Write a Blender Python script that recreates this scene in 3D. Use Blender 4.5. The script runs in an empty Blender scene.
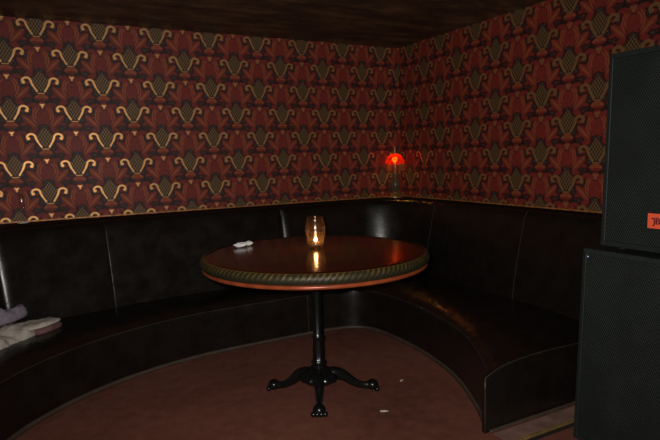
import bpy, bmesh, math, random
from mathutils import Vector, Matrix
random.seed(7)
PI = math.pi
sc = bpy.context.scene
col = sc.collection

# ------------------------------------------------------------------ helpers
def sm(t):
    t = max(0.0, min(1.0, t)); return t*t*(3-2*t)

def obj(name, bm, mat, parent=None, smooth=True, bevel=0):
    bmesh.ops.recalc_face_normals(bm, faces=bm.faces[:])
    me = bpy.data.meshes.new(name)
    bm.to_mesh(me); bm.free()
    if smooth:
        for p in me.polygons: p.use_smooth = True
    me.materials.append(mat)
    o = bpy.data.objects.new(name, me); col.objects.link(o)
    if parent: o.parent = parent
    if bevel:
        b = o.modifiers.new('bevel', 'BEVEL'); b.width = bevel; b.segments = 3; b.limit_method = 'ANGLE'
        b.angle_limit = math.radians(50)
    return o

def tag(o, label, cat, group=None, kind=None):
    o['label'] = label; o['category'] = cat
    if group: o['group'] = group
    if kind: o['kind'] = kind
    return o

def struct(o, label=None):
    o['kind'] = 'structure'
    if label: o['label'] = label
    return o

def empty(name, loc, label, cat, group=None, rz=0):
    o = bpy.data.objects.new(name, None); col.objects.link(o)
    o.empty_display_size = .1
    o.location = loc; o.rotation_euler.z = rz
    return tag(o, label, cat, group)

def bm_box(bm, x0, x1, y0, y1, z0, z1):
    vs = [bm.verts.new(p) for p in ((x0,y0,z0),(x1,y0,z0),(x1,y1,z0),(x0,y1,z0),(x0,y0,z1),(x1,y0,z1),(x1,y1,z1),(x0,y1,z1))]
    for f in ((0,3,2,1),(4,5,6,7),(0,1,5,4),(1,2,6,5),(2,3,7,6),(3,0,4,7)):
        bm.faces.new([vs[i] for i in f])
    return vs

def box(x0, x1, y0, y1, z0, z1):
    bm = bmesh.new(); bm_box(bm, x0, x1, y0, y1, z0, z1); return bm

def bm_lathe(bm, prof, n=48, c=(0,0,0), wob=None):
    """prof: list of (r, z); closed at the axis where r == 0"""
    rings = []
    for (r, z) in prof:
        if r <= 1e-6:
            rings.append([bm.verts.new((c[0], c[1], c[2]+z))])
        else:
            ring = []
            for i in range(n):
                a = 2*PI*i/n
                rr = r*(1 + (wob(a, z) if wob else 0))
                ring.append(bm.verts.new((c[0]+rr*math.cos(a), c[1]+rr*math.sin(a), c[2]+z)))
            rings.append(ring)
    for A, B in zip(rings, rings[1:]):
        for i in range(n):
            j = (i+1) % n
            a = [A[i % len(A)], A[j % len(A)]] if len(A) > 1 else [A[0]]
            b = [B[j % len(B)], B[i % len(B)]] if len(B) > 1 else [B[0]]
            if len(a)+len(b) >= 3: bm.faces.new(a+b)
    return bm

def lathe(prof, n=48, c=(0,0,0), wob=None):
    return bm_lathe(bmesh.new(), prof, n, c, wob)

def bm_tube(bm, pts, rad, n=10, closed=False, flat=1.0):
    """swept tube through pts; rad a number or one per point"""
    pts = [Vector(p) for p in pts]
    if not hasattr(rad, '__len__'): rad = [rad]*len(pts)
    rings = []; N = len(pts)
    up0 = None
    for i, p in enumerate(pts):
        if closed: t = pts[(i+1) % N]-pts[i-1]
        else: t = pts[min(i+1, N-1)]-pts[max(i-1, 0)]
        t.normalize()
        if up0 is None: up0 = Vector((0,0,1)) if abs(t.z) < .9 else Vector((1,0,0))
        s = t.cross(up0)
        if s.length < 1e-5: s = t.cross(Vector((1,0,0)))
        s.normalize(); u = s.cross(t).normalized(); up0 = u
        rings.append([bm.verts.new(p + s*math.cos(2*PI*k/n)*rad[i]*flat + u*math.sin(2*PI*k/n)*rad[i]) for k in range(n)])
    m = N if closed else N-1
    for i in range(m):
        A, B = rings[i], rings[(i+1) % N]
        for k in range(n): bm.faces.new((A[k], A[(k+1) % n], B[(k+1) % n], B[k]))
    if not closed:
        bm.faces.new(rings[0][::-1]); bm.faces.new(rings[-1])
    return bm

def tube(*a, **k): return bm_tube(bmesh.new(), *a, **k)

def bm_ball(bm, c, r, sx=1, sy=1, sz=1, u=16, v=10):
    m = Matrix.Translation(c) @ Matrix.Diagonal((sx, sy, sz, 1))
    bmesh.ops.create_uvsphere(bm, u_segments=u, v_segments=v, radius=r, matrix=m)
    return bm

def bm_grid(bm, P):
    """P[i][j] points -> quads"""
    V = [[bm.verts.new(p) for p in row] for row in P]
    for i in range(len(V)-1):
        for j in range(len(V[0])-1):
            bm.faces.new((V[i][j], V[i+1][j], V[i+1][j+1], V[i][j+1]))
    return V

def catmull(pts, m=8):
    pts = [Vector(p) for p in pts]; out = []
    for i in range(len(pts)-1):
        p0 = pts[max(i-1, 0)]; p1 = pts[i]; p2 = pts[i+1]; p3 = pts[min(i+2, len(pts)-1)]
        for k in range(m):
            t = k/m
            out.append(.5*((2*p1)+(p2-p0)*t+(2*p0-5*p1+4*p2-p3)*t*t+(3*p1-p0-3*p2+p3)*t**3))
    out.append(pts[-1]); return out

class Path:
    """polyline with arc length lookup (2-D)"""
    def __init__(s, pts):
        s.p = [Vector((p[0], p[1])) for p in pts]; s.l = [0]
        for a, b in zip(s.p, s.p[1:]): s.l.append(s.l[-1]+(b-a).length)
        s.L = s.l[-1]
    def at(s, d):
        d = max(0, min(s.L, d))
        lo, hi = 0, len(s.l)-1
        while hi-lo > 1:
            m = (lo+hi)//2
            if s.l[m] <= d: lo = m
            else: hi = m
        t = (d-s.l[lo])/max(1e-9, s.l[hi]-s.l[lo])
        return s.p[lo].lerp(s.p[hi], t)
    def nrm(s, d, e=.02):
        t = (s.at(min(s.L, d+e))-s.at(max(0, d-e))).normalized()
        return Vector((t.y, -t.x))
    def near(s, q):
        q = Vector(q); best = min(range(len(s.p)), key=lambda i: (s.p[i]-q).length)
        return s.l[best]

# ------------------------------------------------------------------ materials
def new_mat(name):
    m = bpy.data.materials.new(name); m.use_nodes = True
    nt = m.node_tree; b = nt.nodes['Principled BSDF']
    return m, nt, b

class E:
    """tiny expression compiler: python arithmetic -> Math nodes"""
    nt = None
    def __init__(s, v): s.v = v
    @staticmethod
    def op(o, *a):
        n = E.nt.nodes.new('ShaderNodeMath'); n.operation = o
        for i, x in enumerate(a):
            x = x.v if isinstance(x, E) else x
            if isinstance(x, (int, float)): n.inputs[i].default_value = x
            else: E.nt.links.new(x, n.inputs[i])
        return E(n.outputs[0])
    def __add__(s, o): return E.op('ADD', s, o)
    __radd__ = __add__
    def __sub__(s, o): return E.op('SUBTRACT', s, o)
    def __rsub__(s, o): return E.op('SUBTRACT', o, s)
    def __mul__(s, o): return E.op('MULTIPLY', s, o)
    __rmul__ = __mul__
    def __truediv__(s, o): return E.op('DIVIDE', s, o)
def mn(*a):
    r = a[0]
    for x in a[1:]: r = E.op('MINIMUM', r, x)
    return r
def mx(*a):
    r = a[0]
    for x in a[1:]: r = E.op('MAXIMUM', r, x)
    return r
def absn(a): return E.op('ABSOLUTE', a)
def sqrt(a): return E.op('SQRT', a)
def sin(a): return E.op('SINE', a)
def cos(a): return E.op('COSINE', a)
def clamp(a): return mx(mn(a, 1.0), 0.0)
def length(x, y): return sqrt(x*x+y*y)
def circ(x, y, cx, cy, r): return length(x-cx, y-cy)-r
def ell(x, y, cx, cy, rx, ry, ang=0.0):
    dx, dy = x-cx, y-cy; c, s = math.cos(ang), math.sin(ang)
    return (length((dx*c+dy*s)/rx, (dy*c-dx*s)/ry)-1.0)*min(rx, ry)
def seg(x, y, ax, ay, bx, by, w):
    bax, bay = bx-ax, by-ay; L2 = bax*bax+bay*bay
    pax, pay = x-ax, y-ay
    h = clamp((pax*bax+pay*bay)/L2)
    return length(pax-h*bax, pay-h*bay)-w

def mixc(nt, f, a, b):
    n = nt.nodes.new('ShaderNodeMix'); n.data_type = 'RGBA'
    nt.links.new(f.v if isinstance(f, E) else f, n.inputs[0])
    for s, i in ((a, 6), (b, 7)):
        if isinstance(s, tuple): n.inputs[i].default_value = (*s, 1)
        else: nt.links.new(s, n.inputs[i])
    return n.outputs[2]

def noise(nt, scale, detail=3, rough=.5, vec=None, stretch=None, coord='Object'):
    tc = nt.nodes.new('ShaderNodeTexCoord'); src = tc.outputs[coord]
    if stretch:
        mp = nt.nodes.new('ShaderNodeMapping'); mp.inputs['Scale'].default_value = stretch
        nt.links.new(src, mp.inputs['Vector']); src = mp.outputs[0]
    n = nt.nodes.new('ShaderNodeTexNoise'); n.inputs['Scale'].default_value = scale
    n.inputs['Detail'].default_value = detail; n.inputs['Roughness'].default_value = rough
    nt.links.new(src, n.inputs['Vector'])
    return n.outputs['Fac']

def ramp(nt, fac, stops):
    r = nt.nodes.new('ShaderNodeValToRGB'); el = r.color_ramp.elements
    el[0].position, el[0].color = stops[0][0], (*stops[0][1], 1)
    el[1].position, el[1].color = stops[-1][0], (*stops[-1][1], 1)
    for p, c in stops[1:-1]:
        e = el.new(p); e.color = (*c, 1)
    nt.links.new(fac, r.inputs[0]); return r.outputs[0]

def bump(nt, b, h, strength=.3, dist=.002):
    n = nt.nodes.new('ShaderNodeBump'); n.inputs['Strength'].default_value = strength
    n.inputs['Distance'].default_value = dist
    nt.links.new(h.v if isinstance(h, E) else h, n.inputs['Height'])
    nt.links.new(n.outputs[0], b.inputs['Normal'])

def plain(name, c, rough=.5, metal=0, spec=.5, noise_amt=.25, nscale=30, bmp=0):
    m, nt, b = new_mat(name)
    f = noise(nt, nscale)
    d = tuple(x*(1-noise_amt) for x in c); l = tuple(min(1, x*(1+noise_amt)) for x in c)
    nt.links.new(ramp(nt, f, [(.3, d), (.7, l)]), b.inputs['Base Color'])
    b.inputs['Roughness'].default_value = rough; b.inputs['Metallic'].default_value = metal
    b.inputs['Specular IOR Level'].default_value = spec
    if bmp: bump(nt, b, noise(nt, nscale*3), bmp, .002)
    return m

# --- damask wallpaper: half-drop lattice of vases, scrolls, flowers, feathers and fans
def wallpaper(name, W, u0, v0, H=.372):
    m, nt, b = new_mat(name); E.nt = nt
    uv = nt.nodes.new('ShaderNodeUVMap'); uv.uv_map = 'UVMap'
    sp = nt.nodes.new('ShaderNodeSeparateXYZ'); nt.links.new(uv.outputs[0], sp.inputs[0])
    U = (E(sp.outputs[0])-u0)/W; V = (E(sp.outputs[1])-v0)/H
    golds, reds, rings, combs, holes = [], [], [], [], []
    for k in (0, 1):
        x = E.op('FRACT', U+(.5+.5*k))-.5
        y = E.op('FRACT', V+(.84+.5*k))-.84
        a = absn(x)
        # vase arms and curls
        curl = mx(absn(circ(a, y, .210, -.055, .066))-.019, -.055-y)
        arm = mn(seg(a, y, .145, -.055, .118, -.125, .019), seg(a, y, .118, -.125, .062, -.225, .015))
        knob = circ(a, y, .258, -.070, .030)
        foot = mx(a-.055, absn(y+.262)-.007)
        crown = mn(circ(a, y, 0, -.475, .026), circ(a, y, .026, -.458, .014), circ(a, y, 0, -.51, .014))
        g = mn(curl, arm, knob, foot)
        golds.append(mn(g, crown))
        # honeycomb body of the vase
        body = mx(a-(.128+.40*mn(y+.02, 0.0)), a+.95*y-.120, -.225-y)
        combs.append(body)
        # red figures
        th = E.op('ARCTAN2', a, y+.65)
        flower = length(a, (y+.65)*1.05)-(.186+.022*cos(th*7.0))
        lobe = mn(circ(a, y, 0, -.475, .075), ell(a, y, .105, -.485, .075, .05, .5))
        fan = ell(a, y, 0, -.335, .11, .062)
        feather = mn(ell(a, y, .288, -.265, .155, .070, -.82), ell(a, y, .20, -.31, .055, .03, .2))
        sprig = ell(a, y, .165, .075, .075, .05, -.55)
        tail = ell(a, y, .205, -.085, .03, .03)
        bud = ell(a, y, .30, .02, .06, .03, .9)
        reds.append(mn(flower, lobe, fan, feather, sprig, tail, bud))
        holes.append(mn(circ(a, y, .10, -.80, .022), circ(a, y, .135, -.395, .025), circ(a, y, .225, -.20, .018), mx(absn(lobe-.004)-.007, circ(a, y, 0, -.47, .11))))
        # thin ochre lines
        l1 = mx(absn(length(a, (y+.66)*.85)-.118)-.007, .055-a, -.72-y)
        l2 = mx(absn(length(a, (y+.665)*.85)-.158)-.007, .10-a)
        dash = sin(y*150.0+a*60.0)
        f2 = mx(ell(a, y, .280, -.258, .130, .024, -.82), sin((a*.68-y*.73)*190.0)*.014-.006)
        f3 = mx(absn(ell(a, y, 0, -.345, .085, .05))-.007, -.35-y)
        f4 = mx(absn(y+.33)-.012, a-.07, .016-absn(sin(a*95.0))*.03)
        rings.append(mn(l1, l2, f2, f3, f4))
    s = lambda d, w=.016: clamp(.5-d/w)
    gold = s(mn(*golds)); red = s(mn(*reds), .02); hole = s(mn(*holes), .02)
    comb = s(mn(*combs)); ring = s(mn(*rings))
    # honeycomb lattice inside the vase
    q = 2*PI/.050
    lat = clamp(.45+2.2*(cos(U*q)*cos(V*(q*.60))))
    combg = comb*(1.0-lat)
    # little ground flecks
    fl = clamp((sin(U*71.0+V*23.0)*sin(V*83.0-U*31.0)-.45)*4.0)
    fine = noise(nt, 160, 2)
    big = noise(nt, 2.2, 3)
    red_in = E(noise(nt, 55, 2))
    redc = mixc(nt, clamp(red_in*1.6-.3), (.13, .014, .010), (.215, .025, .017))
    bgc = mixc(nt, fl, (.020, .019, .017), (.10, .09, .065))
    dred = mn(*reds)
    field = clamp(.5-(dred-.034)/.02); line = clamp(.5-(absn(dred-.010)-.009)/.012)
    c = mixc(nt, field, bgc, (.070, .011, .008))
    c = mixc(nt, line, c, (.010, .008, .008))
    c = mixc(nt, red, c, redc)
    c = mixc(nt, hole*.9, c, (.008, .006, .006))
    c = mixc(nt, ring*.8, c, (.40, .125, .045))
    c = mixc(nt, comb, c, (.020, .015, .009))
    gm = mx(gold, combg*.36)
    c = mixc(nt, gm, c, (.50, .26, .10))
    nt.links.new(c, b.inputs['Base Color'])
    met = mx(gm*.84, ring*.35)
    nt.links.new(met.v, b.inputs['Metallic'])
    rg = .62-.15*gm+.15*(E(big)-.5)
    nt.links.new(rg.v, b.inputs['Roughness'])
    b.inputs['Specular IOR Level'].default_value = .35
    bump(nt, b, E(fine)*.6+gm*.5+red*.3, .25, .0015)
    return m

M = {}
M['paper_back'] = wallpaper('wallpaper_back', .389, .068, 1.874)
M['paper_side'] = wallpaper('wallpaper_side', .418, 2.837, 1.874)

# black-brown leatherette
def vinyl(name, c, rough=.36):
    m, nt, b = new_mat(name); E.nt = nt
    n1 = noise(nt, 9, 4, .6); n2 = noise(nt, 170, 2)
    nt.links.new(ramp(nt, n1, [(.3, tuple(x*.75 for x in c)), (.7, tuple(x*1.3 for x in c))]), b.inputs['Base Color'])
    rg = (E(n1)-.5)*.25+rough
    nt.links.new(rg.v, b.inputs['Roughness'])
    b.inputs['Specular IOR Level'].default_value = .42
    bump(nt, b, E(n2)*.5+E(noise(nt, 28, 3))*.9, .22, .003)
    return m
M['vinyl'] = vinyl('dark_leatherette', (.0082, .0060, .0048), .28)
M['ledge'] = plain('dull_black_ledge', (.006, .004, .003), .75, 0, .12)
M['seam'] = plain('dull_seam_cord', (.030, .023, .019), .7, 0, .15)
M['piping'] = vinyl('worn_piping', (.024, .018, .014), .42)
M['kick'] = plain('scuffed_kick_strip', (.055, .036, .026), .55, nscale=14)

# red-brown floor
def floor_mat():
    m, nt, b = new_mat('worn_red_floor'); E.nt = nt
    n1 = noise(nt, 1.6, 5, .6); n2 = noise(nt, 14, 5, .65); n3 = noise(nt, 120, 2)
    f = E(n1)*.55+E(n2)*.45
    nt.links.new(ramp(nt, f.v, [(.32, (.088, .031, .021)), (.5, (.152, .053, .035)), (.68, (.205, .075, .051))]), b.inputs['Base Color'])
    b.inputs['Roughness'].default_value = .68; b.inputs['Specular IOR Level'].default_value = .3
    bump(nt, b, E(n2)+E(n3)*.4, .35, .003)
    return m
M['floor'] = floor_mat()
def ceil_mat():
    m, nt, b = new_mat('dark_stained_ceiling'); E.nt = nt
    n1 = noise(nt, 3.0, 5, .6, stretch=(1, 2.6, 1)); n2 = noise(nt, 25, 4, .6, stretch=(1, 4, 1))
    f = E(n1)*.7+E(n2)*.3
    nt.links.new(ramp(nt, f.v, [(.36, (.016, .009, .005)), (.50, (.055, .031, .014)), (.66, (.17, .10, .040))]), b.inputs['Base Color'])
    b.inputs['Roughness'].default_value = .55
    bump(nt, b, E(n2), .3, .004)
    return m
M['ceiling'] = ceil_mat()
M['trim_gold'] = plain('gilt_border', (.36, .14, .04), .5, .3, nscale=40, noise_amt=.5)
M['nosing'] = plain('brass_nosing', (.30, .20, .07), .5, .5)
M['edging'] = plain('pale_edging', (.19, .105, .085), .6, nscale=12, noise_amt=.3)  # paler pinkish strip laid along the platform edge
M['riser'] = plain('black_riser', (.012, .009, .008), .7)

# table wood
def wood():
    m, nt, b = new_mat('varnished_mahogany'); E.nt = nt
    tc = nt.nodes.new('ShaderNodeTexCoord'); sp = nt.nodes.new('ShaderNodeSeparateXYZ'); nt.links.new(tc.outputs['Object'], sp.inputs[0])
    x, y = E(sp.outputs[0]), E(sp.outputs[1]); r = length(x, y)
    n1 = noise(nt, 3, 6, .65, stretch=(1, 5, 1)); n2 = noise(nt, 7, 5, .6)
    f = E(n1)*.6+E(n2)*.4
    red = ramp(nt, f.v, [(.33, (.012, .0016, .0008)), (.5, (.036, .0045, .002)), (.68, (.062, .010, .004))])
    bur = ramp(nt, f.v, [(.33, (.018, .007, .002)), (.5, (.050, .020, .005)), (.68, (.085, .038, .010))])
    k = clamp((.40-r+(E(n2)-.5)*.25)*6.0)
    nt.links.new(mixc(nt, k, red, bur), b.inputs['Base Color'])
    b.inputs['Roughness'].default_value = .17
    b.inputs['Specular IOR Level'].default_value = .42
    bump(nt, b, E(n2), .06, .003)
    return m
M['wood'] = wood()
M['band'] = plain('copper_red_edge_band', (.27, .055, .018), .32, .15, nscale=20)
def gadroon():
    m, nt, b = new_mat('bronzed_rope_moulding'); E.nt = nt
    uv = nt.nodes.new('ShaderNodeUVMap'); uv.uv_map = 'UVMap'
    sp = nt.nodes.new('ShaderNodeSeparateXYZ'); nt.links.new(uv.outputs[0], sp.inputs[0])
    ph = E(sp.outputs[0]); v = E(sp.outputs[1])
    n = E(noise(nt, 18, 4, .6)); n2 = E(noise(nt, 3.5, 2))
    crest = clamp(cos(ph*(2*PI))*1.2-.1)
    wear = clamp(crest*clamp((v-.45)*2.0)*clamp(n*3.0-1.0)+clamp((v-.86)*9.0)*n*.7)
    nt.links.new(mixc(nt, wear, (.022, .019, .009), (.34, .21, .045)), b.inputs['Base Color'])
    nt.links.new((.1+wear*.6).v, b.inputs['Metallic'])
    b.inputs['Roughness'].default_value = .5; b.inputs['Specular IOR Level'].default_value = .3
    return m
M['gadroon'] = gadroon()
M['iron'] = plain('black_cast_iron', (.004, .005, .005), .25, .0, .45, nscale=60, bmp=.12)
M['brass'] = plain('aged_brass', (.50, .38, .16), .35, .8)
M['bronze'] = plain('dull_bronze', (.17, .13, .075), .36, .6, nscale=60)

def glass(name, c=(1, 1, 1), rough=0.0, ior=1.45):
    """thin glass: mostly clear with a fresnel sheen, stays bright at few samples"""
    m, nt, b = new_mat(name)
    nt.nodes.remove(b); out = nt.nodes['Material Output']
    tp = nt.nodes.new('ShaderNodeBsdfTransparent'); gl = nt.nodes.new('ShaderNodeBsdfGlossy')
    tp.inputs[0].default_value = (*c, 1); gl.inputs[1].default_value = rough
    E.nt = nt; fr = nt.nodes.new('ShaderNodeLayerWeight'); fac = E(fr.outputs['Facing'])
    fac = fac*fac*fac*.18+.05
    mxs = nt.nodes.new('ShaderNodeMixShader')
    nt.links.new(fac.v, mxs.inputs[0]); nt.links.new(tp.outputs[0], mxs.inputs[1]); nt.links.new(gl.outputs[0], mxs.inputs[2])
    nt.links.new(mxs.outputs[0], out.inputs[0])
    return m
M['glassfoot'] = plain('glass_foot_catchlight', (.62, .62, .60), .15, 0, .6, nscale=10, noise_amt=.1)  # opaque pale colour stands in for light the clear foot catches
M['glass'] = glass('clear_glass', (.995, .99, .985), .10)
M['jar'] = glass('candle_glow_glass', (.97, .92, .86), .16)
def _glow_share():  # warm translucent share added so the clear jar takes on candle glow
    nt = M['jar'].node_tree; out = nt.nodes['Material Output']; src = out.inputs[0].links[0].from_socket
    t = nt.nodes.new('ShaderNodeBsdfTranslucent'); t.inputs[0].default_value = (.9, .62, .42, 1)
    m = nt.nodes.new('ShaderNodeMixShader'); m.inputs[0].default_value = .022
    nt.links.new(src, m.inputs[1]); nt.links.new(t.outputs[0], m.inputs[2]); nt.links.new(m.outputs[0], out.inputs[0])
_glow_share()

def emit(name, c, s):
    m, nt, b = new_mat(name)
    b.inputs['Base Color'].default_value = (*c, 1)
    b.inputs['Emission Color'].default_value = (*c, 1); b.inputs['Emission Strength'].default_value = s
    return m
M['flame'] = emit('candle_flame', (1.0, .42, .11), 130)
M['bulb'] = emit('lamp_bulb', (1.0, .45, .07), 36)
def shade():
    m, nt, b = new_mat('red_stained_glass_shade'); E.nt = nt
    nt.nodes.remove(b); out = nt.nodes['Material Output']
    tr = nt.nodes.new('ShaderNodeBsdfTranslucent'); tp = nt.nodes.new('ShaderNodeBsdfTransparent'); gl = nt.nodes.new('ShaderNodeBsdfGlossy')
    n = noise(nt, 40, 3)
    cc = ramp(nt, n, [(.35, (.80, .24, .10)), (.65, (.97, .54, .24))])
    tr.inputs[0].default_value = (.48, .045, .008, 1); nt.links.new(cc, tp.inputs[0]); gl.inputs[1].default_value = .15
    m1 = nt.nodes.new('ShaderNodeMixShader'); m1.inputs[0].default_value = .36
    nt.links.new(tr.outputs[0], m1.inputs[1]); nt.links.new(tp.outputs[0], m1.inputs[2])
    m2 = nt.nodes.new('ShaderNodeMixShader'); m2.inputs[0].default_value = .06
    nt.links.new(m1.outputs[0], m2.inputs[1]); nt.links.new(gl.outputs[0], m2.inputs[2])
    nt.links.new(m2.outputs[0], out.inputs[0])
    return m
M['shade'] = shade()
M['beads'] = plain('dark_red_beads', (.16, .010, .006), .2, 0, .6)
M['wax'] = plain('cream_wax', (.75, .62, .42), .5)
M['foil'] = plain('thin_metal_cup', (.5, .48, .45), .3, .9)
M['wick'] = plain('burnt_wick', (.02, .015, .012), .9)
M['paper'] = plain('white_tissue', (.80, .82, .85), .7, bmp=.3)
M['scrap'] = plain('dirty_white_paper', (.50, .44, .36), .8)

def grille():
    m, nt, b = new_mat('perforated_steel_grille'); E.nt = nt
    tc = nt.nodes.new('ShaderNodeTexCoord'); sp = nt.nodes.new('ShaderNodeSeparateXYZ'); nt.links.new(tc.outputs['Object'], sp.inputs[0])
    y, z = E(sp.outputs[1]), E(sp.outputs[2])
    p = .0105
    def dots(oy, oz):
        a = E.op('FRACT', y/p+oy)-.5; c = (E.op('FRACT', z/(p*1.732)+oz)-.5)*1.732
        return length(a, c)
    d = mn(dots(0, 0), dots(.5, .5))
    h = clamp((d-.30)*12.0)
    n = noise(nt, 6, 3)
    steel = ramp(nt, n, [(.3, (.011, .016, .0145)), (.7, (.020, .027, .0245))])
    nt.links.new(mixc(nt, h, (.003, .004, .004), steel), b.inputs['Base Color'])
    b.inputs['Roughness'].default_value = .5; b.inputs['Specular IOR Level'].default_value = .35
    bump(nt, b, h, .6, .002)
    return m
M['grille'] = grille()
M['cab'] = plain('black_textured_cabinet', (.008, .010, .010), .6, 0, .3, nscale=200, bmp=.4)
M['frame'] = plain('charcoal_plastic_frame', (.013, .017, .016), .55, 0, .3, nscale=120, bmp=.2)
M['screw'] = plain('steel_screw', (.25, .42, .60), .3, .8)
M['badge'] = plain('orange_red_badge', (.80, .105, .045), .45, nscale=8, noise_amt=.06)
M['ink'] = plain('dark_red_ink', (.13, .012, .010), .5)
M['lilac'] = plain('lilac_grey_cloth', (.26, .22, .275), .9, 0, .2, nscale=50, noise_amt=.18, bmp=.5)
M['cream'] = plain('cream_cloth', (.50, .45, .39), .9, 0, .2, nscale=12, noise_amt=.2, bmp=.4)
M['maroon'] = plain('dull_maroon_lining', (.17, .085, .085), .9, 0, .2, nscale=20)

# ------------------------------------------------------------------ the room
YW, XR, XL, ZC = 4.25, 2.989, -1.29, 2.262
ZL = .916          # ledge height
YB = -1.0          # how far the room goes towards the viewer
def wall(name, x0, x1, y0, y1, z0, z1, mat, axis):
    o = obj(name, box(x0, x1, y0, y1, z0, z1), mat, smooth=False)
    me = o.data; uvl = me.uv_layers.new(name='UVMap')
    for lp in me.loops:
        c = me.vertices[lp.vertex_index].co
        uvl.data[lp.index].uv = (c[axis], c.z)
    return struct(o)
wall('wall_back', XL-.1, XR+.1, YW, YW+.1, -.04, ZC, M['paper_back'], 0)
wall('wall_right', XR, XR+.1, YB, YW, -.04, ZC, M['paper_side'], 1)
wall('wall_left', XL-.1, XL, YB, YW, -.04, ZC, M['paper_side'], 1)
struct(obj('ceiling', box(XL-.1, XR+.1, YB, YW+.1, ZC, ZC+.1), M['ceiling'], smooth=False))
YS = 1.722         # edge of the raised booth floor
struct(obj('floor', box(XL-.1, XR+.1, YB, YS, -.14, -.036), M['floor'], smooth=False))
struct(obj('floor_platform', box(XL, XR, YS, YW, -.036, 0), M['floor'], smooth=False))
struct(obj('trim_1', box(XL, XR, YS-.006, YS-.0005, -.035, -.012), M['riser'], smooth=False))
struct(obj('trim_2', box(XL, XR, YS-.010, YS-.0005, -.012, .002), M['nosing'], smooth=False))
struct(obj('trim_5', box(1.78, XR, YS, 1.808, .0003, .003), M['edging'], smooth=False))
struct(obj('trim_3', box(XL, XR, YW-.006, YW-.0003, ZL+.001, ZL+.010), M['trim_gold'], smooth=False))
struct(obj('trim_4', box(XR-.006, XR-.0003, 1.83, YW-.007, ZL+.001, ZL+.010), M['trim_gold'], smooth=False))

# ------------------------------------------------------------------ the banquette
bench = empty('banquette', (1.0, 3.9, 0), 'curved black-brown leatherette banquette wrapping round the corner behind the table', 'banquette')
BO = Vector((1.0, 3.9, 0))
Fp = [(1.746,1.83),(1.80,1.905),(1.891,2.054),(2.017,2.313),(2.095,2.56),(2.143,2.854),(2.152,3.14),(2.140,3.33),(2.10,3.45),(2.02,3.525),(1.88,3.556),
      (1.65,3.566),(1.367,3.562),(1.1,3.553),(.86,3.530),(.63,3.478),(.40,3.394),(.24,3.312),(.087,3.210),(-.05,3.09),(-.17,2.955),(-.30,2.74),(-.39,2.5),(-.44,2.22),(-.45,1.83)]
F = Path(catmull([(p[0], p[1], 0) for p in Fp], 8))
rc = .36; BX, BXL, BY = 2.70, -1.0, 3.97
def Bpts():
    P = [(BX, 1.83+i*(BY-rc-1.83)/40) for i in range(41)]
    P += [(BX-rc+rc*math.cos(a), BY-rc+rc*math.sin(a)) for a in [PI/2*i/24 for i in range(1, 25)]]
    P += [(BX-rc-(BX-rc-1.75)*i/20, BY) for i in range(1, 20)]
    arc = [(1.75,3.97),(1.5,3.97),(1.2,3.963),(.8,3.937),(.4,3.872),(.0,3.762),(-.24,3.662),(-.5,3.50),(-.75,3.22),(-.92,2.85),(-1.0,2.4),(-1.0,1.83)]
    P += [(p.x, p.y) for p in catmull([(a, b, 0) for a, b in arc], 10)]
    return P
B = Path(Bpts())
KF = [0, F.near((2.09, 3.46)), F.near((1.367, 3.562)), F.near((-.17, 2.955)), F.L]
KB = [0, B.near((BX-rc*.293, BY-rc*.293)), B.near((1.367, BY)), B.near((-.62, 3.38)), B.L]
def f2b(sf):
    for i in range(4):
        if sf <= KF[i+1]+1e-9:
            return KB[i]+(KB[i+1]-KB[i])*(sf-KF[i])/(KF[i+1]-KF[i])
    return B.L
def edge_z(sf): return .268+.026*sm(sf/.5)
def P3(v, z): return (v.x-BO.x, v.y-BO.y, z)
NS = 150
SS = [F.L*i/NS for i in range(NS+1)]
TT = [0, .004, .012, .025, .045, .075, .11, .16, .22, .30, .4, .5, .6, .7, .8, .9, 1.0, 1.06]
def seat_pt(sf, t):
    f = F.at(sf)+F.nrm(sf)*.022; b = B.at(f2b(sf)); d = (b-f).length
    if sf < 1e-6: f = F.at(0)+Vector((-.0, 0))
    p = f.lerp(b, t); dist = d*t
    z = edge_z(sf)+.058*(1-math.exp(-dist/.1))-.016*sm((t-.35)/.65)
    return P3(p, z)
bm = bmesh.new()
bm_grid(bm, [[seat_pt(s, t) for t in TT] for s in SS])
obj('seat', bm, M['vinyl'], bench)
# upright front of the seat
bm = bmesh.new()
ZZ = [0, .06, .14, .22, .97]
def front_pt(sf, k):
    e = edge_z(sf); n = F.nrm(sf); w = .012*sm(sf/.2)
    zz = [.004, .05, .12, .2, e-.035, e-.015, e-.004, e+.001][k]
    off = [.012, .013, .014, .016, .016, .018, .020, .022][k]
    if sf < 1e-6: off = off*.0
    return P3(F.at(sf)+n*off, zz)
bm_grid(bm, [[front_pt(s, k) for k in range(8)] for s in SS])
obj('front_panel', bm, M['vinyl'], bench)
# kick strip at the foot of the front and of the end
bm = bmesh.new()
rows = []
for s in [.03+(F.L-.03)*i/NS for i in range(NS+1)]:
    p, n = F.at(s), F.nrm(s)
    rows.append([P3(p+n*.016, .002), P3(p, .002), P3(p+n*.001, .020), P3(p+n*.016, .024)])
bm_grid(bm, rows)
obj('kick_strip', bm, M['kick'], bench)
obj('kick_strip', box(1.77-BO.x, XR-.03-BO.x, 1.815-BO.y, 1.829-BO.y, .002, .016), M['kick'], bench, bevel=.003)
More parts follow.
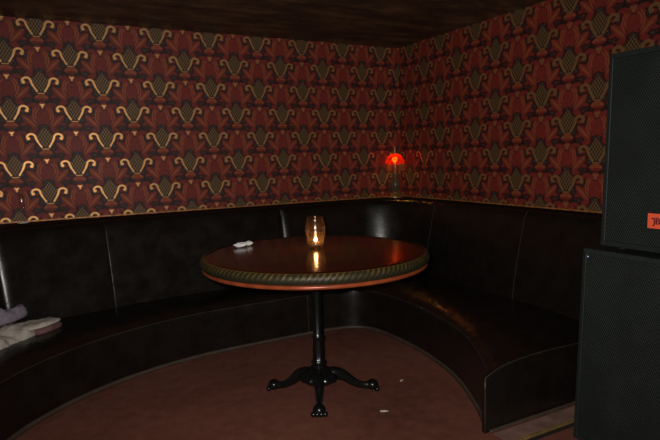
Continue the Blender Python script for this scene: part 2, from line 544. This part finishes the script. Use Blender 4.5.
# ends
def end_panel(s0, sign):
    bm = bmesh.new(); pts = []
    top = [seat_pt(s0, t) for t in TT[:-1]]
    f = F.at(s0)
    xs = XR-.004 if sign > 0 else XL+.004
    lo = [(f.x-BO.x, f.y-BO.y, .002)]
    hi = [(p[0], p[1], p[2]) for p in top]
    bx = BX if sign > 0 else BXL
    back = [(bx+sign*d-BO.x, 1.83-BO.y, z) for d, z in ((.03, .5), (.06, .65), (.09, .8), (.125, .895), (.16, .912))]
    back += [(xs-BO.x, 1.83-BO.y, .912), (xs-BO.x, 1.83-BO.y, .002)]
    poly = lo+hi+back
    a = [bm.verts.new(p) for p in poly]; fc = bm.faces.new(a)
    r = bmesh.ops.extrude_face_region(bm, geom=[fc])
    bmesh.ops.translate(bm, verts=[v for v in r['geom'] if isinstance(v, bmesh.types.BMVert)], vec=(0, .02, 0))
    return obj('end_panel', bm, M['vinyl'], bench, smooth=False)
end_panel(0.0, 1); end_panel(F.L, -1)
# piping along the seat edges
obj('piping', tube([front_pt(s, 7) for s in SS], .0042, 8), M['piping'], bench)
obj('piping', tube([seat_pt(0, t) for t in TT[:-1]], .0038, 8), M['piping'], bench)
obj('piping', tube([P3(F.at(0), z) for z in (.003, .1, .2, .268)], .0042, 8), M['piping'], bench)
sv = F.near((1.68, 3.566))
obj('piping', tube([front_pt(sv, k) for k in range(8)], .004, 8), M['piping'], bench)
# the back, in padded panels between seams
PROF = [(-.012, .24), (.0, .30), (.006, .36), (.016, .44), (.030, .52), (.045, .60), (.062, .68), (.080, .76), (.096, .83), (.108, .87), (.122, .897), (.142, .911), (.165, .914)]
seams = [0, B.near((BX, 2.60)), B.near((BX, 3.50)), B.near((1.70, BY)), B.near((.40, 3.872)), B.near((-.225, 3.665)), B.near((-.9, 2.9)), B.L]
def back_panel(a, b, ra, rb, da, db):
    L = b-a; ds = []
    e = [0, .003, .008, .014, .022, .032, .045, .06, .08]
    n = max(6, int((L-.16)/.035))
    ds = e+[.08+(L-.16)*i/n for i in range(1, n)]+[L-x for x in e[::-1]]
    rows = []
    for d in ds:
        s = a+d; p, nn = B.at(s), B.nrm(s)
        push = 0
        for q, r, depth in ((d, ra, da), (L-d, rb, db)):
            if q < r: push = max(push, depth*(r/.06)*(1-math.sqrt(max(0, 1-(1-q/r)**2))))
        rows.append([P3(p+nn*(o+push*(1 if z < .88 else .4)), z) for o, z in PROF])
    bm = bmesh.new(); bm_grid(bm, rows)
    return obj('backrest', bm, M['vinyl'], bench)
for i in range(len(seams)-1):
    r = [.05, .012, .012, .07, .03, .07, .03, .03]; dp = [.026, .006, .006, .026, .0035, .026, .026, .026]
    back_panel(seams[i], seams[i+1], r[i], r[i+1], dp[i], dp[i+1])
for i in (1, 2):
    p, n = B.at(seams[i]), B.nrm(seams[i])
    obj('piping', tube([P3(p+n*(o-.001), z) for o, z in PROF[1:]], .0025, 8), M['seam'], bench)
# ledge on top of the back
bm = bmesh.new()
inner = [B.at(B.L*i/160)+B.nrm(B.L*i/160)*.150 for i in range(161)]
outer = []
for p in inner:
    # walk out to the wall
    outer.append(None)
def wall_pt(i):
    s = B.L*i/160; p = inner[i]; n = B.nrm(s)
    ts = []
    if n.x > .01: ts.append((XR-.002-p.x)/n.x)
    if n.x < -.01: ts.append((XL+.002-p.x)/n.x)
    if n.y > .01: ts.append((YW-.002-p.y)/n.y)
    return p+n*min(ts)
rows = []
for i in range(161):
    a, b = inner[i], wall_pt(i)
    rows.append([P3(a, ZL-.022), P3(a, ZL-.003), P3(a.lerp(b, .02), ZL), P3(a.lerp(b, .5), ZL), P3(b, ZL), P3(b, ZL-.022)])
bm_grid(bm, rows)
obj('ledge', bm, M['ledge'], bench)

# ------------------------------------------------------------------ the table
TX, TY, TZ = 1.288, 2.628, .80
table = empty('pedestal_table', (TX, TY, 0), 'round dark red varnished table with rope-carved rim on a black iron pedestal', 'table')
R0 = .588
obj('table_top', lathe([(0, TZ), (.2, TZ), (.4, TZ), (.55, TZ), (R0-.006, TZ-.001), (R0, TZ-.006), (R0, TZ-.05), (R0-.1, TZ-.052), (0, TZ-.052)], 128), M['wood'], table)
NR = 132; NU = NR*8
bm = bmesh.new(); uvl = bm.loops.layers.uv.new('UVMap')
prof = []
for k in range(11):
    a = PI/2-PI*k/10; prof.append((math.cos(a)*.022, math.sin(a)*.0265))
Vg = []
for i in range(NU):
    th = 2*PI*i/NU; row = []
    for k, (o, z) in enumerate(prof):
        ph = NR*th/(2*PI)+k*.16
        rr = R0-.004+o*(.92+.12*abs(math.cos(PI*ph)))
        row.append(bm.verts.new((rr*math.cos(th), rr*math.sin(th), TZ-.0265+z)))
    Vg.append(row)
for i in range(NU):
    for k in range(10):
        j = (i+1) % NU
        f = bm.faces.new((Vg[i][k], Vg[j][k], Vg[j][k+1], Vg[i][k+1]))
        for lp, (ii, kk) in zip(f.loops, ((i, k), (i+1, k), (i+1, k+1), (i, k+1))):
            lp[uvl].uv = (NR*ii/NU+kk*.16, 1-kk/10)
obj('rim_moulding', bm, M['gadroon'], table)
obj('edge_band', lathe([(.45, TZ-.050), (R0-.002, TZ-.0505), (R0+.008, TZ-.055), (R0+.010, TZ-.062), (R0+.006, TZ-.069), (R0-.006, TZ-.073), (.45, TZ-.073), (.45, TZ-.050)], 128), M['band'], table)
obj('mounting_plate', lathe([(0, .708), (.16, .708), (.165, .714), (.165, .724), (.16, .7275), (0, .7275)], 48), M['iron'], table)
obj('column', lathe([(0, .10), (.040, .10), (.044, .13), (.040, .15), (.034, .165), (.036, .175), (.042, .185), (.036, .195), (.030, .205), (.031, .25), (.027, .30), (.029, .318), (.034, .326), (.029, .336), (.025, .345), (.0245, .5), (.0245, .62), (.028, .645), (.033, .655), (.028, .668), (.034, .69), (.055, .708), (0, .708)], 40,
    wob=lambda a, z: (.05*math.cos(8*a) if .35 < z < .62 or .2 < z < .3 else 0)), M['iron'], table)
obj('hub', lathe([(0, .062), (.050, .065), (.080, .075), (.104, .092), (.106, .104), (.092, .120), (.070, .136), (.052, .150), (.042, .156), (0, .156)], 48,
    wob=lambda a, z: .05*math.cos(12*a) if .075 < z < .14 else 0), M['iron'], table)
for ang, rr in ((243, .262), (339, .298), (60, .28), (137, .268)):
    a = math.radians(ang); c, s = math.cos(a), math.sin(a); k = rr/.28
    path = [(.035, .104), (.075, .110), (.11, .104), (.145, .082), (.175, .057), (.205, .039), (.235, .031), (.262, .028)]
    rad = [.038, .040, .034, .028, .024, .021, .020, .024]
    pts = catmull([(r*k*c, r*k*s, z) for r, z in path], 4)
    rads = []
    for i in range(len(path)-1):
        for q in range(4): rads.append(rad[i]+(rad[i+1]-rad[i])*q/4)
    rads.append(rad[-1])
    leg = obj('leg', tube(pts, rads, 12, flat=.8), M['iron'], table)
    bm = bmesh.new()
    bm_ball(bm, (rr*c, rr*s, .030), .030, 1.12, 1.12, 1)
    for da in (-.13, -.045, .045, .13):
        bm_ball(bm, ((rr+.021)*math.cos(a+da*.8), (rr+.021)*math.sin(a+da*.8), .0155), .015, 1, 1, 1, 10, 8)
    obj('foot', bm, M['iron'], leg)
    bm = bmesh.new()
    for side in (-1, 1):
        for i in range(9, 24, 2):
            p = pts[i]; off = rads[i]*.62*side
            bm_ball(bm, (p.x-s*off, p.y+c*off, p.z+rads[i]*.66), .0042, 1, 1, 1, 8, 6)
    obj('beading', bm, M['iron'], leg)

# ------------------------------------------------------------------ candle on the table
CX, CY = 1.333, 2.709
jar = empty('candle_holder', (CX, CY, TZ+.0005), 'clear bellied glass jar holding a lit candle on the table', 'candle holder')
outp = [(0, 0), (.036, 0), (.040, .004), (.0445, .03), (.051, .062), (.0575, .095), (.0565, .120), (.050, .145), (.0455, .160), (.0455, .176)]
inp = [(.0430, .176), (.0430, .160), (.0475, .144), (.0535, .120), (.0545, .095), (.048, .062), (.0415, .03), (.036, .014), (0, .012)]
obj('glass_jar', lathe(outp+inp, 48), M['jar'], jar)
tea = empty('tealight_candle', (CX, CY, TZ+.013), 'lit tealight candle burning inside the bellied glass jar', 'candle')
obj('metal_cup', lathe([(0, .0), (.020, 0), (.0205, .022), (.0195, .022), (.019, .003), (0, .003)], 32), M['foil'], tea)
obj('wax', lathe([(0, .0035), (.0185, .0035), (.0185, .018), (0, .016)], 32), M['wax'], tea)
obj('wick', tube([(0, 0, .015), (.0006, 0, .022), (.0015, 0, .027)], .0009, 6), M['wick'], tea)
obj('flame', lathe([(0, .024), (.0048, .027), (.0078, .032), (.0068, .038), (.003, .045), (0, .050)], 16), M['flame'], tea)

# ------------------------------------------------------------------ red lamps on the ledge
def lamp(x, y, label):
    r = empty('table_lamp', (x, y, ZL+.0008), label, 'lamp', 'red glass lamps on the ledge')
    obj('base', lathe([(0, 0), (.064, 0), (.068, .006), (.062, .013), (.046, .019), (.030, .030), (.022, .045), (.018, .055), (0, .055)], 40), M['brass'], r)
    obj('stem', lathe([(0, .05), (.018, .05), (.026, .068), (.038, .09), (.044, .115), (.040, .14), (.028, .165), (.018, .185), (.022, .20), (.028, .212), (.020, .225), (.012, .24), (.010, .285), (0, .285)], 32,
        wob=lambda a, z: .08*math.cos(6*a) if .06 < z < .22 else 0), M['bronze'], r)
    sh = obj('lamp_shade', lathe([(.0885, .300), (.089, .305), (.085, .325), (.074, .350), (.056, .374), (.032, .391), (.016, .396), (.016, .3945), (.031, .3895), (.055, .3725), (.0725, .349), (.0835, .3245), (.0875, .305), (.087, .300), (.0885, .300)], 48,
        wob=lambda a, z: .022*abs(math.cos(6*a))), M['shade'], r)
    bm = bmesh.new()
    for i in range(34):
        a = 2*PI*i/34
        for k in range(6):
            bm_ball(bm, (.0865*math.cos(a), .0865*math.sin(a), .296-.0105*k-.003*(i % 2)), .0050, 1, 1, 1, 8, 6)
    fr = obj('bead_fringe', bm, M['beads'], sh)
    obj('finial', lathe([(0, .394), (.018, .394), (.020, .398), (.010, .401), (.006, .405), (.009, .415), (.006, .425), (.0055, .445), (.003, .462), (0, .466)], 20), M['brass'], r)
    bm = bmesh.new(); bm_ball(bm, (0, 0, .342), .022, 1, 1, 1.15)
    obj('bulb', bm, M['bulb'], r)
    return r
lamp(2.852, 4.135, 'small brass lamp with glowing red glass shade in the corner of the ledge')
lamp(-.415, 4.14, 'small brass lamp with glowing red glass shade at the left edge of the photo')

# ------------------------------------------------------------------ stemmed glass on the ledge
g = empty('stemmed_glass', (-.104, 4.205, ZL+.0008), 'tall clear stemmed glass standing on the ledge against the left wallpaper', 'glass')
obj('foot', lathe([(0, 0), (.036, 0), (.037, .002), (.030, .005), (.010, .009), (.005, .014), (0, .014)], 36), M['glassfoot'], g)
obj('stem', lathe([(0, .012), (.0055, .012), (.004, .03), (.004, .075), (.006, .088), (0, .090)], 20), M['glass'], g)
obj('bowl', lathe([(0, .088), (.007, .089), (.014, .10), (.019, .125), (.021, .155), (.020, .20), (.0185, .20), (.0195, .155), (.0175, .126), (.0125, .103), (0, .094)], 36), M['glass'], g)

# ------------------------------------------------------------------ scraps
def crumple(name, x, y, z, sx, sy, sz, seed, mat, label, cat, rz=0):
    rnd = random.Random(seed); bm = bmesh.new()
    bmesh.ops.create_icosphere(bm, subdivisions=3, radius=1)
    ph = [(Vector((rnd.gauss(0, 1), rnd.gauss(0, 1), rnd.gauss(0, 1))).normalized(), rnd.uniform(2, 5), rnd.uniform(0, 6)) for _ in range(7)]
    lo = 9
    for v in bm.verts:
        k = 1+sum(.11*abs(math.sin(d.dot(v.co)*f+q)) for d, f, q in ph)-.25
        v.co = Vector((v.co.x*k*sx, v.co.y*k*sy, v.co.z*k*sz)); lo = min(lo, v.co.z)
    for v in bm.verts: v.co.z -= lo
    o = obj(name, bm, mat, smooth=False); o.location = (x, y, z+.0006); o.rotation_euler.z = rz
    return tag(o, label, cat)
crumple('crumpled_tissue', .995, 2.995, TZ, .034, .020, .011, 3, M['paper'], 'larger left one of two white crumpled tissues on the table', 'tissue', .3)
crumple('crumpled_tissue', 1.052, 3.02, TZ, .020, .018, .011, 5, M['paper'], 'smaller right one of two white crumpled tissues on the table', 'tissue', .9)
crumple('paper_scrap', 1.77, 2.53, .0, .014, .006, .003, 8, M['scrap'], 'tiny pale paper scrap on the red floor nearer the banquette', 'scrap', .5)
crumple('paper_scrap', 1.47, 2.26, .0, .018, .007, .003, 9, M['scrap'], 'tiny pale paper scrap on the red floor in front of the right table foot', 'scrap', -.5)

# ------------------------------------------------------------------ garments on the seat
def cloth(name, outline, z0, hgt, mat, label, cat, seed, parent=None, wamp=1.0):
    """soft heap filling a closed outline, draped and wrinkled"""
    rnd = random.Random(seed)
    C = Vector((sum(p[0] for p in outline)/len(outline), sum(p[1] for p in outline)/len(outline)))
    W = [(rnd.uniform(0, PI), rnd.uniform(14, 45), rnd.uniform(0, 6), rnd.uniform(.003, .010)) for _ in range(9)]
    W += [(rnd.uniform(0, PI), rnd.uniform(60, 110), rnd.uniform(0, 6), rnd.uniform(.0015, .004)) for _ in range(6)]
    pts = catmull([(p[0], p[1], 0) for p in outline]+[(outline[0][0], outline[0][1], 0)], 8)[:-1]
    bm = bmesh.new(); rings = []
    RR = [1.0, 1.01, .985, .93, .85, .74, .6, .45, .3, .15]
    HH = [0.0, .25, .55, .75, .86, .93, .98, 1.0, 1.0, 1.0]
    def wr(x, y): return sum(a*(1-2.2*abs(math.sin((x*math.cos(t)+y*math.sin(t))*f*.6+q))) for t, f, q, a in W)
    for r, hh in zip(RR, HH):
        ring = []
        for p in pts:
            x, y = C.x+(p.x-C.x)*r, C.y+(p.y-C.y)*r
            z = z0(x, y)+hgt*hh+wr(x, y)*wamp*min(1, hh*1.3)
            ring.append(bm.verts.new((x-C.x, y-C.y, max(z, z0(x, y)+.001))))
        rings.append(ring)
    N = len(pts)
    for A, Bq in zip(rings, rings[1:]):
        for i in range(N): bm.faces.new((A[i], A[(i+1) % N], Bq[(i+1) % N], Bq[i]))
    bm.faces.new(rings[-1]); bm.faces.new(rings[0][::-1])
    o = obj(name, bm, mat); o.location = (C.x, C.y, 0)
    if label: tag(o, label, cat)
    if parent: o.parent = parent; o.matrix_parent_inverse = parent.matrix_world.inverted(); o.location = Vector((C.x, C.y, 0))-parent.location
    return o
flat = lambda x, y: .340
cr = cloth('folded_jacket', [(-.50,3.04),(-.32,3.19),(-.19,3.33),(-.07,3.47),(-.07,3.60),(-.22,3.56),(-.44,3.40),(-.60,3.20)], flat, .085, M['cream'],
      'cream folded jacket with maroon lining lying on the seat at the left', 'jacket', 4)
cloth('sleeve', [(-.15,3.44),(-.03,3.485),(.055,3.585),(.03,3.64),(-.05,3.64),(-.15,3.58)], lambda x, y: .376, .028, M['cream'], None, None, 11, cr, .22)
cloth('lining', [(-.14,3.432),(-.03,3.475),(.060,3.58),(.035,3.635),(-.05,3.63),(-.14,3.57)], flat, .040, M['maroon'], None, None, 12, cr, .15)['label'] = 'maroon lining edge'
cloth('scarf', [(-.62,3.20),(-.46,3.20),(-.30,3.34),(-.17,3.46),(-.11,3.57),(-.18,3.60),(-.40,3.45),(-.58,3.28)], lambda x, y: .440, .100, M['lilac'],
      'lilac-grey crumpled scarf lying on top of the cream jacket', 'scarf', 6)

# ------------------------------------------------------------------ loudspeakers
def speaker(x0, y1, z0, w, h, d, label, taper):
    """front faces -X; far side at y1"""
    r = empty('loudspeaker', (x0+d/2, y1-w/2, z0), label, 'loudspeaker')
    hx, hy = d/2, w/2
    obj('cabinet', box(-hx+.012, hx, -hy, hy, .012, h), M['cab'], r, smooth=False, bevel=.014)
    # front frame: a picture-frame moulding round the grille
    bm = bmesh.new(); t = .022
    o4 = [(-hy, .012), (hy, .012), (hy, h), (-hy, h)]
    i4 = [(-hy+t, .012+t), (hy-t, .012+t), (hy-t, h-t), (-hy+t, h-t)]
    lay = [(o4, -hx+.03), (o4, -hx+.004), (i4, -hx+.0), (i4, -hx+.016)]
    V = [[bm.verts.new((x, y, z)) for y, z in q] for q, x in lay]
    for A, Bq in zip(V, V[1:]):
        for i in range(4): bm.faces.new((A[i], A[(i+1) % 4], Bq[(i+1) % 4], Bq[i]))
    obj('front_frame', bm, M['frame'], r, smooth=False, bevel=.004)
    bm = bmesh.new()
    P = []
    for i in range(13):
        row = []
        for j in range(13):
            u, v = i/12, j/12
            row.append((-hx+.010-.008*min(1, 6*min(u, 1-u))*min(1, 8*min(v, 1-v)), -hy+t-.001+(w-2*t+.002)*u, .012+t-.001+(h-.012-2*t+.002)*v))
        P.append(row)
    bm_grid(bm, P)
    gr = obj('grille', bm, M['grille'], r)
    for sy in ((-1, 1) if w > .6 else ()):
        for zz in (h-.036,):
            o = obj('screw', lathe([(0, 0), (.007, 0), (.0065, .003), (.003, .0045), (0, .0045)], 16), M['screw'], r)
            o.rotation_euler = (0, -PI/2, 0); o.location = (-hx+.0075, sy*(hy-.036), zz)
    for sx in (-1, 1):
        for sy in (-1, 1):
            o = obj('foot', lathe([(0, 0), (.018, 0), (.02, .004), (.02, .0125), (0, .0125)], 20), M['riser'], r)
            o.location = (sx*(hx-.06), sy*(hy-.06), 0)
    for ch in r.children_recursive:      # the cabinet narrows slightly towards its top
        if len(ch.data.vertices) > 8 or ch.name.startswith('cabinet'):
            if ch.name.startswith(('cabinet', 'front_frame', 'grille')):
                for v in ch.data.vertices: v.co.y *= 1+(.5-v.co.z/h)*2*taper/w
    return r
sub = speaker(2.10, 1.622, -.036, .66, .906, .66, 'lower wide black loudspeaker cabinet standing on the floor at the right', .030)
top = speaker(2.150, 1.552, .871, .52, .822, .46, 'upper black loudspeaker with orange-red badge stacked on the wider cabinet', .018)
# badge on the upper grille
bx, by = 2.150+.23, 1.552-.26
bm = box(-.0035, 0, -.088, 0, 0, .060)
badge = obj('badge', bm, M['badge'], top, smooth=False, bevel=.0015)
badge.location = (2.1515-bx, 1.349-by, .981-.871)
badge['label'] = 'orange-red brand badge with dark letters'
cu = bpy.data.curves.new('lettering', 'FONT'); cu.body = 'JBL'; cu.size = .036; cu.extrude = .0006; cu.offset = .0009; cu.space_character = .92
tmp = bpy.data.objects.new('tmp_text', cu); col.objects.link(tmp)
bpy.context.view_layer.update()
me = bpy.data.meshes.new_from_object(tmp.evaluated_get(bpy.context.evaluated_depsgraph_get()))
bpy.data.objects.remove(tmp)
me.materials.clear(); me.materials.append(M['ink'])
let = bpy.data.objects.new('lettering', me); col.objects.link(let); let.parent = badge
# text x -> -Y, text y -> +Z, text normal -> -X
let.matrix_local = Matrix(((0, 0, -1, -.0038), (-1, 0, 0, -.024), (0, 1, 0, .018), (0, 0, 0, 1)))
obj('mark', box(-.0045, -.0034, -.024, -.018, .036, .043), M['ink'], badge, smooth=False)

# ------------------------------------------------------------------ camera
R_ = Vector((0.88308965, -0.46840201, -0.02742655)); U_ = Vector((0.07749049, 0.08794487, 0.9931067)); Fw = Vector((0.46276115, 0.87912755, -0.1139599))
cam = bpy.data.cameras.new('camera'); co = bpy.data.objects.new('camera', cam); col.objects.link(co)
cam.sensor_width = 36; cam.lens = 551.8/660*36; cam.clip_start = .02
mw = Matrix(((R_.x, U_.x, -Fw.x, 0), (R_.y, U_.y, -Fw.y, 0), (R_.z, U_.z, -Fw.z, 1.3), (0, 0, 0, 1)))
co.matrix_world = mw
sc.camera = co

# ------------------------------------------------------------------ light: the camera's flash, the candle, the two lamps
def light(name, typ, loc, energy, colr, **k):
    l = bpy.data.lights.new(name, typ); l.energy = energy; l.color = colr
    for a, v in k.items(): setattr(l, a, v)
    o = bpy.data.objects.new(name, l); col.objects.link(o); o.location = loc; return o
fl = light('camera_flash', 'SPOT', Vector((0, 0, 1.3))+R_*-.045+U_*.045-Fw*.0, 250, (1.0, .95, .88), shadow_soft_size=.018, spot_size=math.radians(104), spot_blend=.9)
fl.rotation_mode = 'QUATERNION'; fl.rotation_quaternion = (mw.to_quaternion())
light('candle_light', 'POINT', (CX, CY, TZ+.013+.060), .10, (1.0, .50, .18), shadow_soft_size=.006)
for x, y in ((2.852, 4.135), (-.415, 4.14)):
    light('lamp_light', 'POINT', (x, y, ZL+.335), .06, (1.0, .30, .07), shadow_soft_size=.024)

w = bpy.data.worlds.new('world'); sc.world = w; w.use_nodes = True
w.node_tree.nodes['Background'].inputs[0].default_value = (.5, .38, .30, 1)
w.node_tree.nodes['Background'].inputs[1].default_value = .0005
sc.view_settings.view_transform = 'Standard'; sc.view_settings.look = 'None'
sc.view_settings.exposure = 0; sc.view_settings.gamma = 1
sc.cycles.use_denoising = True
